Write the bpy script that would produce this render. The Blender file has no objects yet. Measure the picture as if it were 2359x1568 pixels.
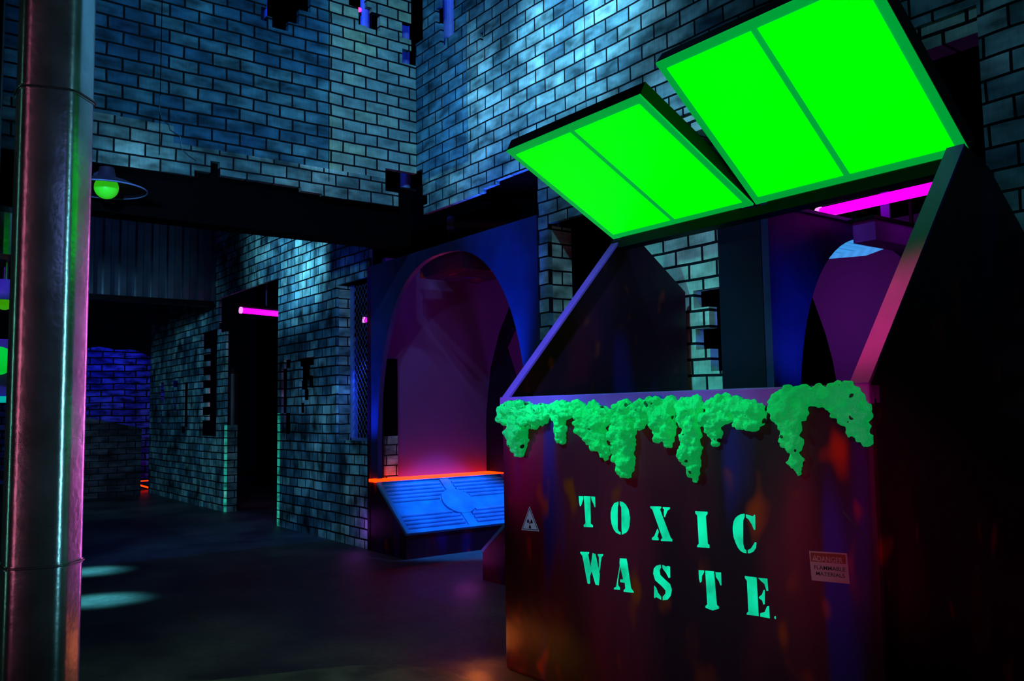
import bpy, bmesh, math, random
from mathutils import Vector, Matrix, noise
random.seed(7)
S = bpy.context.scene
COL = S.collection
V = Vector

# ------------------------------------------------------------ camera, world, exposure
def make_camera():
    yaw, pitch, roll = math.radians(36.8), math.radians(4.71), math.radians(.88)
    d = V((-math.cos(yaw), math.sin(yaw), 0))
    fw = d*math.cos(pitch) + V((0, 0, math.sin(pitch)))
    rt = d.cross(V((0, 0, 1))); up = rt.cross(fw)
    r = rt*math.cos(roll) - up*math.sin(roll)
    u = up*math.cos(roll) + rt*math.sin(roll)
    cam = bpy.data.cameras.new('camera'); co = bpy.data.objects.new('camera', cam); COL.objects.link(co)
    m = Matrix((( r.x, u.x, -fw.x, 0), (r.y, u.y, -fw.y, 0), (r.z, u.z, -fw.z, 1.4), (0, 0, 0, 1)))
    co.matrix_world = m
    cam.sensor_width = 36; cam.sensor_fit = 'HORIZONTAL'; cam.lens = 1975/2359*36
    cam.clip_start = .05; cam.clip_end = 100
    S.camera = co
make_camera()
W = bpy.data.worlds.new('world'); S.world = W; W.use_nodes = True
W.node_tree.nodes['Background'].inputs[0].default_value = (.02, .05, .2, 1)
W.node_tree.nodes['Background'].inputs[1].default_value = .006
S.view_settings.view_transform = 'Standard'; S.view_settings.look = 'None'
S.view_settings.exposure = 0; S.view_settings.gamma = 1; S.view_settings.use_curve_mapping = False

# ------------------------------------------------------------ the hall's black-light cannons; colour lamps, some unseen and added for effect
def spot(name, loc, at, col, power, deg, blend=.8, radius=.06):
    l = bpy.data.lights.new(name, 'SPOT'); l.color = col; l.energy = power
    l.spot_size = math.radians(deg); l.spot_blend = blend; l.shadow_soft_size = radius
    o = bpy.data.objects.new(name, l); COL.objects.link(o); o.location = loc
    o.rotation_euler = (V(at)-V(loc)).to_track_quat('-Z', 'Y').to_euler()
    return o
def strip(name, loc, at, col, power, w=.12, l=3.4, spread=50):
    # tall narrow area lamp, unseen, added to put streaks on the metal column
    a = bpy.data.lights.new(name, 'AREA'); a.shape = 'RECTANGLE'; a.size = w; a.size_y = l; a.color = col; a.energy = power; a.spread = math.radians(spread)
    o = bpy.data.objects.new(name, a); COL.objects.link(o); o.location = loc
    d = V((at[0]-loc[0], at[1]-loc[1], 0)); o.rotation_euler = d.to_track_quat('-Z', 'Y').to_euler(); return o
def point(name, loc, col, power, radius=.05):
    l = bpy.data.lights.new(name, 'POINT'); l.color = col; l.energy = power; l.shadow_soft_size = radius
    o = bpy.data.objects.new(name, l); COL.objects.link(o); o.location = loc
    return o
CY = (.22, .66, 1.0); UV = (.03, .12, 1.0); TEAL = (.1, .9, .7)
spot('wall_cannon_left', (-3.6, 1.2, 5.6), (-7.1, 2.9, 4.3), CY, 150, 75, 1)
spot('wall_cannon_teal', (-4.6, 2.4, 5.8), (-7.1, 3.8, 4.4), CY, 55, 44, 1)
spot('wall_cannon_back', (-3.2, 1.6, 5.8), (-5.2, 4.2, 4.4), CY, 150, 80, 1)
spot('wall_cannon_bright', (-3.6, 2.0, 5.9), (-4.7, 4.2, 4.35), CY, 800, 36, 1)
spot('wall_cannon_patch', (-4.6, 2.2, 5.6), (-6.3, 4.2, 3.9), CY, 260, 26, 1)
spot('wall_cannon_low', (-4.6, .6, 3.0), (-11.0, 4.2, 1.8), CY, 180, 60, 1)
spot('wall_cannon_peak', (-7.9, 1.6, 2.7), (-10.2, 4.2, 3.35), CY, 480, 36, 1)
spot('wall_cannon_far', (-12.0, 1.0, 3.2), (-15.0, 4.2, 1.0), CY, 60, 90, 1)
spot('wall_cannon_right', (-1.0, .8, 5.0), (-1.3, 4.2, 3.0), CY, 36, 50, 1)
spot('recess_cannon', (-3.4, 3.0, 4.2), (-3.9, 4.42, 2.2), CY, 80, 70, 1)
spot('floor_pool_a', (-9.6, -.2, 3.4), (-8.72, 1.66, 0), (.12, .85, .9), 2600, 8, 1, .12)
spot('floor_pool_b', (-8.2, -.5, 3.4), (-7.30, 1.47, 0), (.12, .85, .9), 2600, 8, 1, .12)
spot('arch_fill', (-5.6, 3.85, 1.05), (-5.66, 4.18, 2.25), (.01, .12, 1), 520, 44, 1)  # unseen lamp, added to give the left arch its blue gradient
spot('console_fill', (-6.75, 4.95, 2.3), (-7.52, 4.95, .38), (.01, .22, 1), 260, 46, .5)  # unseen lamp, added above the console to turn its slope blue
spot('arch_side_fill', (-7.99, 3.8, .85), (-7.99, 4.18, 1.6), (.02, .1, 1), 80, 50, 1)  # unseen lamp, added for the blue along the arch's left leg
spot('booth_arch_fill', (-2.3, 4.6, 1.5), (-3.1, 4.42, 1.9), (.02, .08, 1), 34, 60, 1)  # unseen lamp, added for the blue on the right booth's arch leg
point('booth_glow', (-6.0, 6.6, 2.0), (.7, .12, 1), 12, .3)
point('booth_glow_right', (-4.4, 6.3, 2.2), (.7, .16, 1), 9, .3)
spot('blue_wall_light', (-17.4, 3.2, 3.2), (-19, 4.2, 2.0), (.02, .03, 1), 28, 95, 1)
spot('panel_light', (-9.5, 1.2, 3.6), (-13.2, 2.7, 3.6), (.05, .15, 1), 10, 60, 1)
spot('skip_red', (-.9, .9, 2.0), (-1.72, 2.83, 1.1), (1, .02, .30), 60, 24, 1)
spot('skip_red_wide', (-1.6, .7, 1.2), (-2.6, 2.83, 1.0), (1, .02, .32), 26, 70, 1)
spot('skip_violet', (-4.5, 1.6, 1.3), (-3.88, 2.83, 1.15), (.75, .03, .8), 24, 34, 1)
spot('skip_blue', (-2.6, .8, 2.6), (-2.9, 2.83, 1.25), (.05, .1, 1), 9, 40, 1)
point('skip_floor_amber', (-4.03, 2.74, .13), (1, .2, .04), 1.6, .08)
spot('skip_amber_up', (-3.9, 2.3, .12), (-3.55, 2.83, .02), (1, .4, .03), 2.6, 60, 1, .03)
spot('rim_blue', (-3.2, 1.5, 2.4), (-3.7, 3.15, 1.8), (.14, 1, 1), 130, 56, 1)
spot('rim_red', (-2.4, 2.0, 2.2), (-1.72, 3.0, 1.75), (1, .12, .22), 60, 30, 1)
spot('slime_key', (-3.7, .6, 3.3), (-2.8, 2.83, 1.3), (.02, 1, .5), 240, 34, .8)  # unseen key lamp, added to brighten the slime and bring out its lumps
strip('column_pink', (-1.9, -1.5, 2.2), (-3.17, .46, 2), (1, .22, .34), .8)
strip('column_teal', (-.9, 2.0, 2.4), (-3.17, .46, 2), (.25, .85, .9), 1.6, w=.14, spread=24)
strip('column_edge_teal', (-4.6, -1.8, 2.0), (-3.17, .46, 2), (.2, .8, .55), .8)
strip('column_violet', (-4.9, 3.2, 1.6), (-3.17, .46, 2), (.8, .12, .6), 1.5, l=2.6, spread=30)
spot('column_blue', (-.4, .3, 2.6), (-3.17, .46, 1.9), (.3, .4, 1), 5, 60, 1, .3)  # unseen lamp, added to lift the column's dark front face
spot('floor_wash', (-3.8, .2, 3.2), (-4.6, 1.7, 0), (.8, 1, .8), 26, 56, 1)  # unseen lamp, added near the camera to brighten the pale concrete
point('floor_magenta_left', (-8.2, 4.08, .25), (.6, .08, .9), .45, .15)
point('floor_magenta_right', (-6.1, 4.06, .2), (.8, .1, .8), .5, .12)

# ------------------------------------------------------------ materials
def mat(name, col, rough=.6, metal=0., emit=None, es=1., spec=.5, bump=0, bscale=20, var=None, vscale=3):
    m = bpy.data.materials.new(name); m.use_nodes = True
    n = m.node_tree.nodes; lk = m.node_tree.links; p = n['Principled BSDF']
    p.inputs['Base Color'].default_value = (*col, 1); p.inputs['Roughness'].default_value = rough
    p.inputs['Metallic'].default_value = metal; p.inputs['Specular IOR Level'].default_value = spec
    if emit:
        p.inputs['Emission Color'].default_value = (*emit, 1); p.inputs['Emission Strength'].default_value = es
    tc = n.new('ShaderNodeTexCoord')
    ns = n.new('ShaderNodeTexNoise'); ns.inputs['Scale'].default_value = vscale; ns.inputs['Detail'].default_value = 6
    lk.new(tc.outputs['Object'], ns.inputs['Vector'])
    rp = n.new('ShaderNodeValToRGB'); rp.color_ramp.elements[0].position = .35; rp.color_ramp.elements[1].position = .7
    c2 = var if var else tuple(min(1, c*1.25) for c in col); c1 = tuple(c*.75 for c in col) if not var else col
    rp.color_ramp.elements[0].color = (*c1, 1); rp.color_ramp.elements[1].color = (*c2, 1)
    lk.new(ns.outputs['Fac'], rp.inputs['Fac']); lk.new(rp.outputs['Color'], p.inputs['Base Color'])
    if bump:
        nb = n.new('ShaderNodeTexNoise'); nb.inputs['Scale'].default_value = bscale; nb.inputs['Detail'].default_value = 5
        bp = n.new('ShaderNodeBump'); bp.inputs['Strength'].default_value = bump; bp.inputs['Distance'].default_value = .02
        lk.new(tc.outputs['Object'], nb.inputs['Vector']); lk.new(nb.outputs['Fac'], bp.inputs['Height'])
        lk.new(bp.outputs['Normal'], p.inputs['Normal'])
    return m

def brick_mat(name, axis, ca, cb, cc, mortar=(.004, .004, .01), w=.235, h=.109, wob=.012, off=0., streak=1., ms=.0075, tone=.2, hi=1.9, lo=.38):
    """bricks air-brushed on boards: u runs along the wall, v is height"""
    m = bpy.data.materials.new(name); m.use_nodes = True
    n = m.node_tree.nodes; lk = m.node_tree.links; p = n['Principled BSDF']
    p.inputs['Roughness'].default_value = .75; p.inputs['Specular IOR Level'].default_value = .25
    tc = n.new('ShaderNodeTexCoord'); sp = n.new('ShaderNodeSeparateXYZ'); lk.new(tc.outputs['Object'], sp.inputs[0])
    cm = n.new('ShaderNodeCombineXYZ')
    if axis == 'xy':
        ad = n.new('ShaderNodeMath'); ad.operation = 'ADD'
        lk.new(sp.outputs['X'], ad.inputs[0]); lk.new(sp.outputs['Y'], ad.inputs[1]); lk.new(ad.outputs[0], cm.inputs[0])
    else: lk.new(sp.outputs['X' if axis == 'x' else 'Y'], cm.inputs[0])
    lk.new(sp.outputs['Z'], cm.inputs[1])
    # slight hand-painted wobble
    wn = n.new('ShaderNodeTexNoise'); wn.inputs['Scale'].default_value = 2.2; wn.inputs['Detail'].default_value = 1
    lk.new(cm.outputs[0], wn.inputs['Vector'])
    sb = n.new('ShaderNodeVectorMath'); sb.operation = 'SUBTRACT'; sb.inputs[1].default_value = (.5, .5, .5)
    lk.new(wn.outputs['Color'], sb.inputs[0])
    sc = n.new('ShaderNodeVectorMath'); sc.operation = 'SCALE'; sc.inputs['Scale'].default_value = wob*2
    lk.new(sb.outputs[0], sc.inputs[0])
    av = n.new('ShaderNodeVectorMath'); av.operation = 'ADD'; lk.new(cm.outputs[0], av.inputs[0]); lk.new(sc.outputs[0], av.inputs[1])
    a2 = n.new('ShaderNodeVectorMath'); a2.operation = 'ADD'; a2.inputs[1].default_value = (20+off, .019+10.9, 0); lk.new(av.outputs[0], a2.inputs[0])
    br = n.new('ShaderNodeTexBrick'); br.offset = .5
    br.inputs['Scale'].default_value = 1; br.inputs['Brick Width'].default_value = w; br.inputs['Row Height'].default_value = h
    br.inputs['Mortar Size'].default_value = ms; br.inputs['Mortar Smooth'].default_value = .12
    br.inputs['Color1'].default_value = (0, 0, 0, 1); br.inputs['Color2'].default_value = (1, 1, 1, 1); br.inputs['Mortar'].default_value = (.5, .5, .5, 1)
    lk.new(a2.outputs[0], br.inputs['Vector'])
    # large patches of paint
    n1 = n.new('ShaderNodeTexNoise'); n1.inputs['Scale'].default_value = 1.1; n1.inputs['Detail'].default_value = 3
    lk.new(cm.outputs[0], n1.inputs['Vector'])
    # per-brick tone + patch -> ramp of three paints
    ad2 = n.new('ShaderNodeMath'); ad2.operation = 'MULTIPLY_ADD'; ad2.inputs[1].default_value = tone
    bw = n.new('ShaderNodeSeparateColor'); lk.new(br.outputs['Color'], bw.inputs[0])
    lk.new(bw.outputs[0], ad2.inputs[0]); lk.new(n1.outputs['Fac'], ad2.inputs[2])
    rp = n.new('ShaderNodeValToRGB'); el = rp.color_ramp.elements
    el[0].position = .38; el[0].color = (*ca, 1); el[1].position = .88; el[1].color = (*cc, 1)
    e = el.new(.60); e.color = (*cb, 1)
    lk.new(ad2.outputs[0], rp.inputs['Fac'])
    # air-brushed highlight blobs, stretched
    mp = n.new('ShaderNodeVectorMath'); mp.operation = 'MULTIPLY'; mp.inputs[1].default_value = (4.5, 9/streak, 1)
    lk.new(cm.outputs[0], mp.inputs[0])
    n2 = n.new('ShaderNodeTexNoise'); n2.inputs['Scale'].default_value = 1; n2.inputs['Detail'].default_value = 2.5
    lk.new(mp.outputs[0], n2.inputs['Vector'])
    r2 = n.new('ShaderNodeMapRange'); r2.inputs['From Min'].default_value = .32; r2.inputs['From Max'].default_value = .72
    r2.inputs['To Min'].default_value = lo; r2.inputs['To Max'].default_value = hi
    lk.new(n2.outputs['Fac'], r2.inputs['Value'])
    # fine brush grain
    mg = n.new('ShaderNodeVectorMath'); mg.operation = 'MULTIPLY'; mg.inputs[1].default_value = (70, 9, 1)
    lk.new(cm.outputs[0], mg.inputs[0])
    n3 = n.new('ShaderNodeTexNoise'); n3.inputs['Scale'].default_value = 1; n3.inputs['Detail'].default_value = 3
    lk.new(mg.outputs[0], n3.inputs['Vector'])
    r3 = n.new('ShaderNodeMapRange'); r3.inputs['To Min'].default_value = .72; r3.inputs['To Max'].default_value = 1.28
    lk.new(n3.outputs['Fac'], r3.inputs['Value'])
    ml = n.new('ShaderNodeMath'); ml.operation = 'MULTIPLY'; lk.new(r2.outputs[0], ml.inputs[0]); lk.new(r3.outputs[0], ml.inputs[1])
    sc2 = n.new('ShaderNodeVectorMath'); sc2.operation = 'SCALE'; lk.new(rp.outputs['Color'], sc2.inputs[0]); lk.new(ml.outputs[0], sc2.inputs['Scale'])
    mx = n.new('ShaderNodeMix'); mx.data_type = 'RGBA'; lk.new(br.outputs['Fac'], mx.inputs[0])
    lk.new(sc2.outputs[0], mx.inputs[6]); mx.inputs[7].default_value = (*mortar, 1)
    lk.new(mx.outputs[2], p.inputs['Base Color'])
    bp = n.new('ShaderNodeBump'); bp.inputs['Strength'].default_value = .25; bp.inputs['Distance'].default_value = .004; bp.invert = True
    lk.new(br.outputs['Fac'], bp.inputs['Height']); lk.new(bp.outputs['Normal'], p.inputs['Normal'])
    return m

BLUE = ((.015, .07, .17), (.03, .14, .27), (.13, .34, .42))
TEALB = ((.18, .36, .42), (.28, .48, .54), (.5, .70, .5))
MIXB = ((.06, .14, .22), (.20, .36, .40), (.62, .84, .82))
M = {}
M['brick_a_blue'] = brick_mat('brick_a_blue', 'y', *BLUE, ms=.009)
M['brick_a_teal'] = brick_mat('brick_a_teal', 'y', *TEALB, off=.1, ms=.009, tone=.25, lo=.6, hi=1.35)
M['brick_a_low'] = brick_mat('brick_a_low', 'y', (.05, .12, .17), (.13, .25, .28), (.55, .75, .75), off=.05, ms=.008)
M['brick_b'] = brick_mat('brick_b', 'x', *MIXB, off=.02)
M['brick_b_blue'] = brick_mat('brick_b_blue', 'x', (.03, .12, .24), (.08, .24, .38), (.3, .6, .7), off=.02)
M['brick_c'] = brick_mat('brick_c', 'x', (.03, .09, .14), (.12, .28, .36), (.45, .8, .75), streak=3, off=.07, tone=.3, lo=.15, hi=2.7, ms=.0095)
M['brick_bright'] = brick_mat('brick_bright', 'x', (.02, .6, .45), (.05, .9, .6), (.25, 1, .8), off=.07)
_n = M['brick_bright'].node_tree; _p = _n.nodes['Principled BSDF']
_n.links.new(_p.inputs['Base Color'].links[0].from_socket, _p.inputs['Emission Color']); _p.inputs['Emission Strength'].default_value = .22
M['brick_d'] = brick_mat('brick_d', 'x', (.35, .5, .46), (.5, .7, .6), (.8, .95, .85), off=.1, ms=.010, lo=.6, hi=1.4)
M['brick_y'] = brick_mat('brick_y', 'y', (.12, .2, .2), (.28, .4, .36), (.5, .7, .6))
M['brick_low'] = brick_mat('brick_low', 'y', (.03, .03, .04), (.08, .07, .1), (.3, .28, .36), w=.3)
M['brick_uv'] = brick_mat('brick_uv', 'y', (.05, .05, .3), (.1, .1, .6), (.25, .25, .95), w=.42, h=.13, wob=.03, ms=.014, tone=.45, lo=.1, hi=2.4)
M['black'] = mat('black', (.0015, .0015, .003), .95, spec=.05)
M['black_metal'] = mat('black_metal', (.006, .006, .009), .55, .0, spec=.25)
M['dark_navy'] = mat('dark_navy', (.004, .005, .022), .6, spec=.2)
M['arch'] = mat('arch', (.03, .035, .16), .45, .2, bump=.15, bscale=9)
M['purple'] = mat('purple', (.20, .07, .27), .9, bump=.03, bscale=60, var=(.21, .075, .285), spec=.1)
M['console_blue'] = mat('console_blue', (.03, .42, .9), .45, vscale=6)
M['galv'] = mat('galv', (.34, .36, .42), .25, .88, bump=.06, bscale=40, vscale=8)
M['steel_dark'] = mat('steel_dark', (.1, .1, .12), .4, .8)
M['corr'] = mat('corr', (.25, .27, .32), .4, .7)
M['orange'] = mat('orange', (1, .12, .02), .5, emit=(1, .020, .0), es=5)
M['magenta_tube'] = mat('magenta_tube', (1, .2, 1), .4, emit=(1, .0, .95), es=1.8)
M['red_led'] = mat('red_led', (1, .1, .2), .4, emit=(1, .02, .25), es=4)
M['end_white'] = mat('end_white', (.8, .7, .9), .4, emit=(1, .3, 1), es=1.2)
M['blue_paint'] = mat('blue_paint', (.22, .3, .75), .5)
M['pane'] = mat('pane', (.0, .3, .0), .5, emit=(.0, 1, .0), es=1.15)
M['pane_edge'] = mat('pane_edge', (.02, .5, .12), .4, emit=(.0, .42, .045), es=.8)
M['fluo_green'] = mat('fluo_green', (.02, .7, .4), .6, emit=(0, .52, .31), es=1.0, vscale=14)
M['bulb'] = mat('bulb', (.05, .8, .05), .4, emit=(.02, .40, .005), es=1)
M['bulb_dim'] = mat('bulb_dim', (.05, .6, .02), .4, emit=(.03, .25, .0), es=1)
M['cyan_paint'] = mat('cyan_paint', (.05, .5, .5), .5, emit=(0, .42, .35), es=.8)
M['mesh_wire'] = mat('mesh_wire', (.3, .4, .8), .4, .6)
M['rim'] = mat('rim', (.50, .06, .92), .5, .0, bump=.05, spec=.2)

_n = M['fluo_green'].node_tree; _ns = [x for x in _n.nodes if x.type == 'TEX_NOISE'][0]
_mr = _n.nodes.new('ShaderNodeMapRange'); _mr.inputs['From Min'].default_value = .35; _mr.inputs['From Max'].default_value = .65; _mr.inputs['To Min'].default_value = .6; _mr.inputs['To Max'].default_value = 1.15
_n.links.new(_ns.outputs['Fac'], _mr.inputs['Value']); _n.links.new(_mr.outputs[0], _n.nodes['Principled BSDF'].inputs['Emission Strength'])
# slime: bright green skin with olive-dark pits
def slime_mat():
    m = mat('slime', (.02, .98, .34), .35, emit=(0, .20, .035), es=1, bump=1., bscale=60)
    n = m.node_tree.nodes; lk = m.node_tree.links; p = n['Principled BSDF']
    tc = n['Texture Coordinate']
    vo = n.new('ShaderNodeTexVoronoi'); vo.inputs['Scale'].default_value = 17; lk.new(tc.outputs['Object'], vo.inputs['Vector'])
    sc = n.new('ShaderNodeSeparateColor'); lk.new(vo.outputs['Color'], sc.inputs[0])
    nz = n.new('ShaderNodeTexNoise'); nz.inputs['Scale'].default_value = 45; lk.new(tc.outputs['Object'], nz.inputs['Vector'])
    m1 = n.new('ShaderNodeMath'); m1.operation = 'MULTIPLY_ADD'; m1.inputs[1].default_value = .03; m1.inputs[2].default_value = -.0
    lk.new(nz.outputs['Fac'], m1.inputs[0])
    m2 = n.new('ShaderNodeMath'); m2.operation = 'LESS_THAN'; lk.new(vo.outputs['Distance'], m2.inputs[0])
    m3 = n.new('ShaderNodeMath'); m3.operation = 'MULTIPLY'; m3.inputs[1].default_value = .55; lk.new(sc.outputs[0], m3.inputs[0])
    m4 = n.new('ShaderNodeMath'); m4.operation = 'SUBTRACT'; m4.inputs[1].default_value = .265; lk.new(m3.outputs[0], m4.inputs[0])
    m5 = n.new('ShaderNodeMath'); m5.operation = 'ADD'; lk.new(m4.outputs[0], m5.inputs[0]); lk.new(m1.outputs[0], m5.inputs[1])
    lk.new(m5.outputs[0], m2.inputs[1])
    mx = n.new('ShaderNodeMix'); mx.data_type = 'RGBA'; lk.new(m2.outputs[0], mx.inputs[0])
    old = p.inputs['Base Color'].links[0].from_socket; lk.new(old, mx.inputs[6]); mx.inputs[7].default_value = (.02, .12, .06, 1)
    lk.new(mx.outputs[2], p.inputs['Base Color'])
    mv = n.new('ShaderNodeMath'); mv.operation = 'SUBTRACT'; mv.inputs[0].default_value = 1; lk.new(m2.outputs[0], mv.inputs[1])
    lk.new(mv.outputs[0], p.inputs['Emission Strength'])
    return m
M['slime'] = slime_mat()

# skip body: near-black steel with rust blooms and sprayed blue / maroon streaks
def skip_mat(name, inner=False):
    m = bpy.data.materials.new(name); m.use_nodes = True
    n = m.node_tree.nodes; lk = m.node_tree.links; p = n['Principled BSDF']
    p.inputs['Roughness'].default_value = .45; p.inputs['Specular IOR Level'].default_value = .25
    tc = n.new('ShaderNodeTexCoord')
    def noise_ramp(scale, vec, lo, hi, det=3):
        mp = n.new('ShaderNodeVectorMath'); mp.operation = 'MULTIPLY'; mp.inputs[1].default_value = vec; lk.new(tc.outputs['Object'], mp.inputs[0])
        a = n.new('ShaderNodeTexNoise'); a.inputs['Scale'].default_value = scale; a.inputs['Detail'].default_value = det; lk.new(mp.outputs[0], a.inputs['Vector'])
        r = n.new('ShaderNodeMapRange'); r.interpolation_type = 'SMOOTHSTEP'; r.inputs['From Min'].default_value = lo; r.inputs['From Max'].default_value = hi
        lk.new(a.outputs['Fac'], r.inputs['Value']); return r.outputs[0]
    prev = None
    base = n.new('ShaderNodeRGB'); base.outputs[0].default_value = (.034, .003, .024, 1); prev = base.outputs[0]
    for f, c in ((noise_ramp(1.3, (1.1, 1, .35), .48, .72), (.22, .006, .05)),
                 (noise_ramp(2.0, (2.3, 1, .3), .61, .72, 1), (.04, .008, .24)),
                 (noise_ramp(7.5, (1, 1, .6), .62, .80, 1), (.42, .03, .01)),
                 (noise_ramp(2.3, (1, 1, .7), .62, .8, 4), (.30, .02, .01))):
        mx = n.new('ShaderNodeMix'); mx.data_type = 'RGBA'; lk.new(f, mx.inputs[0]); lk.new(prev, mx.inputs[6]); mx.inputs[7].default_value = (*c, 1)
        prev = mx.outputs[2]
    lk.new(prev, p.inputs['Base Color'])
    nb = n.new('ShaderNodeTexNoise'); nb.inputs['Scale'].default_value = 5; lk.new(tc.outputs['Object'], nb.inputs['Vector'])
    bp = n.new('ShaderNodeBump'); bp.inputs['Strength'].default_value = .12; bp.inputs['Distance'].default_value = .05
    lk.new(nb.outputs['Fac'], bp.inputs['Height']); lk.new(bp.outputs['Normal'], p.inputs['Normal'])
    return m
M['skip'] = skip_mat('skip')

def floor_mat():
    m = bpy.data.materials.new('floor_concrete'); m.use_nodes = True
    n = m.node_tree.nodes; lk = m.node_tree.links; p = n['Principled BSDF']
    tc = n.new('ShaderNodeTexCoord')
    a = n.new('ShaderNodeTexNoise'); a.inputs['Scale'].default_value = .9; a.inputs['Detail'].default_value = 7; a.inputs['Roughness'].default_value = .6
    lk.new(tc.outputs['Object'], a.inputs['Vector'])
    r = n.new('ShaderNodeValToRGB'); r.color_ramp.elements[0].position = .4; r.color_ramp.elements[0].color = (.03, .03, .045, 1)
    r.color_ramp.elements[1].position = .68; r.color_ramp.elements[1].color = (.16, .16, .17, 1)
    lk.new(a.outputs['Fac'], r.inputs['Fac'])
    b = n.new('ShaderNodeTexNoise'); b.inputs['Scale'].default_value = 24; b.inputs['Detail'].default_value = 5; lk.new(tc.outputs['Object'], b.inputs['Vector'])
    q = n.new('ShaderNodeMapRange'); q.inputs['To Min'].default_value = .5; q.inputs['To Max'].default_value = 1.5; lk.new(b.outputs['Fac'], q.inputs['Value'])
    s = n.new('ShaderNodeVectorMath'); s.operation = 'SCALE'; lk.new(r.outputs['Color'], s.inputs[0]); lk.new(q.outputs[0], s.inputs['Scale'])
    lk.new(s.outputs[0], p.inputs['Base Color'])
    rr = n.new('ShaderNodeMapRange'); rr.inputs['To Min'].default_value = .35; rr.inputs['To Max'].default_value = .75; lk.new(a.outputs['Fac'], rr.inputs['Value'])
    lk.new(rr.outputs[0], p.inputs['Roughness'])
    bp = n.new('ShaderNodeBump'); bp.inputs['Strength'].default_value = .2; bp.inputs['Distance'].default_value = .01
    lk.new(b.outputs['Fac'], bp.inputs['Height']); lk.new(bp.outputs['Normal'], p.inputs['Normal'])
    return m
M['floor'] = floor_mat()
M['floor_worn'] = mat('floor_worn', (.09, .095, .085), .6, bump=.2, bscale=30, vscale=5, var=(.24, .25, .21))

# ------------------------------------------------------------ building helpers
def obj(name, bm, m, parent=None, smooth=False, loc=None, label=None, bevel=0):
    me = bpy.data.meshes.new(name)
    bm.normal_update(); bm.to_mesh(me); bm.free()
    for x in (m if isinstance(m, (list, tuple)) else [m]): me.materials.append(x)
    o = bpy.data.objects.new(name, me); COL.objects.link(o)
    if parent: o.parent = parent; o.matrix_parent_inverse = Matrix.Translation(-parent.location) if parent.type == 'EMPTY' else Matrix.Identity(4)
    if smooth:
        for p in me.polygons: p.use_smooth = True
    if loc: o.location = loc
    if label: o['label'] = label
    if bevel:
        b = o.modifiers.new('bevel', 'BEVEL'); b.width = bevel; b.segments = 2; b.limit_method = 'ANGLE'
    return o
def thing(name, label, cat, loc=(0, 0, 0), group=None):
    o = bpy.data.objects.new(name, None); COL.objects.link(o); o.location = loc
    o.empty_display_size = .1
    o['label'] = label; o['category'] = cat
    if group: o['group'] = group
    return o
def tag(o, label, cat, group=None):
    o['label'] = label; o['category'] = cat
    if group: o['group'] = group
    return o
def struct(o): o['kind'] = 'structure'; return o
def box(bm, a, b, mi=0):
    x0, y0, z0 = a; x1, y1, z1 = b
    vs = [bm.verts.new(c) for c in ((x0, y0, z0), (x1, y0, z0), (x1, y1, z0), (x0, y1, z0), (x0, y0, z1), (x1, y0, z1), (x1, y1, z1), (x0, y1, z1))]
    for f in ((3, 2, 1, 0), (4, 5, 6, 7), (0, 1, 5, 4), (1, 2, 6, 5), (2, 3, 7, 6), (3, 0, 4, 7)):
        fc = bm.faces.new([vs[i] for i in f]); fc.material_index = mi
    return bm
def boxo(name, a, b, m, parent=None, **k): return obj(name, box(bmesh.new(), a, b), m, parent, **k)
def prism(bm, pts, d):
    """extrude a 3-D polygon by vector d"""
    d = V(d); A = [bm.verts.new(p) for p in pts]; B = [bm.verts.new(V(p)+d) for p in pts]
    bm.faces.new(A[::-1]); bm.faces.new(B); n = len(A)
    for i in range(n): bm.faces.new((A[i], A[(i+1) % n], B[(i+1) % n], B[i]))
    bmesh.ops.recalc_face_normals(bm, faces=bm.faces[:])
    return bm
def tube(bm, p0, p1, r, seg=20, r1=None, caps=True):
    p0, p1 = V(p0), V(p1); d = (p1-p0).normalized(); a = d.orthogonal().normalized(); b = d.cross(a); r1 = r if r1 is None else r1
    A = [bm.verts.new(p0+(a*math.cos(t)+b*math.sin(t))*r) for t in [2*math.pi*i/seg for i in range(seg)]]
    B = [bm.verts.new(p1+(a*math.cos(t)+b*math.sin(t))*r1) for t in [2*math.pi*i/seg for i in range(seg)]]
    for i in range(seg): bm.faces.new((A[i], A[(i+1) % seg], B[(i+1) % seg], B[i]))
    if caps: bm.faces.new(A[::-1]); bm.faces.new(B)
    return bm
def path_tube(bm, pts, r, seg=8):
    for a, b in zip(pts[:-1], pts[1:]): tube(bm, a, b, r, seg)
    return bm
def lathe(bm, prof, seg=40, c=(0, 0, 0)):
    rings = [[bm.verts.new((c[0]+r*math.cos(2*math.pi*i/seg), c[1]+r*math.sin(2*math.pi*i/seg), c[2]+z)) for i in range(seg)] for r, z in prof]
    for A, B in zip(rings[:-1], rings[1:]):
        for i in range(seg): bm.faces.new((A[i], A[(i+1) % seg], B[(i+1) % seg], B[i]))
    return bm
def sphere(bm, c, r, sub=3):
    bmesh.ops.create_icosphere(bm, subdivisions=sub, radius=r, matrix=Matrix.Translation(c)); return bm
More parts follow.
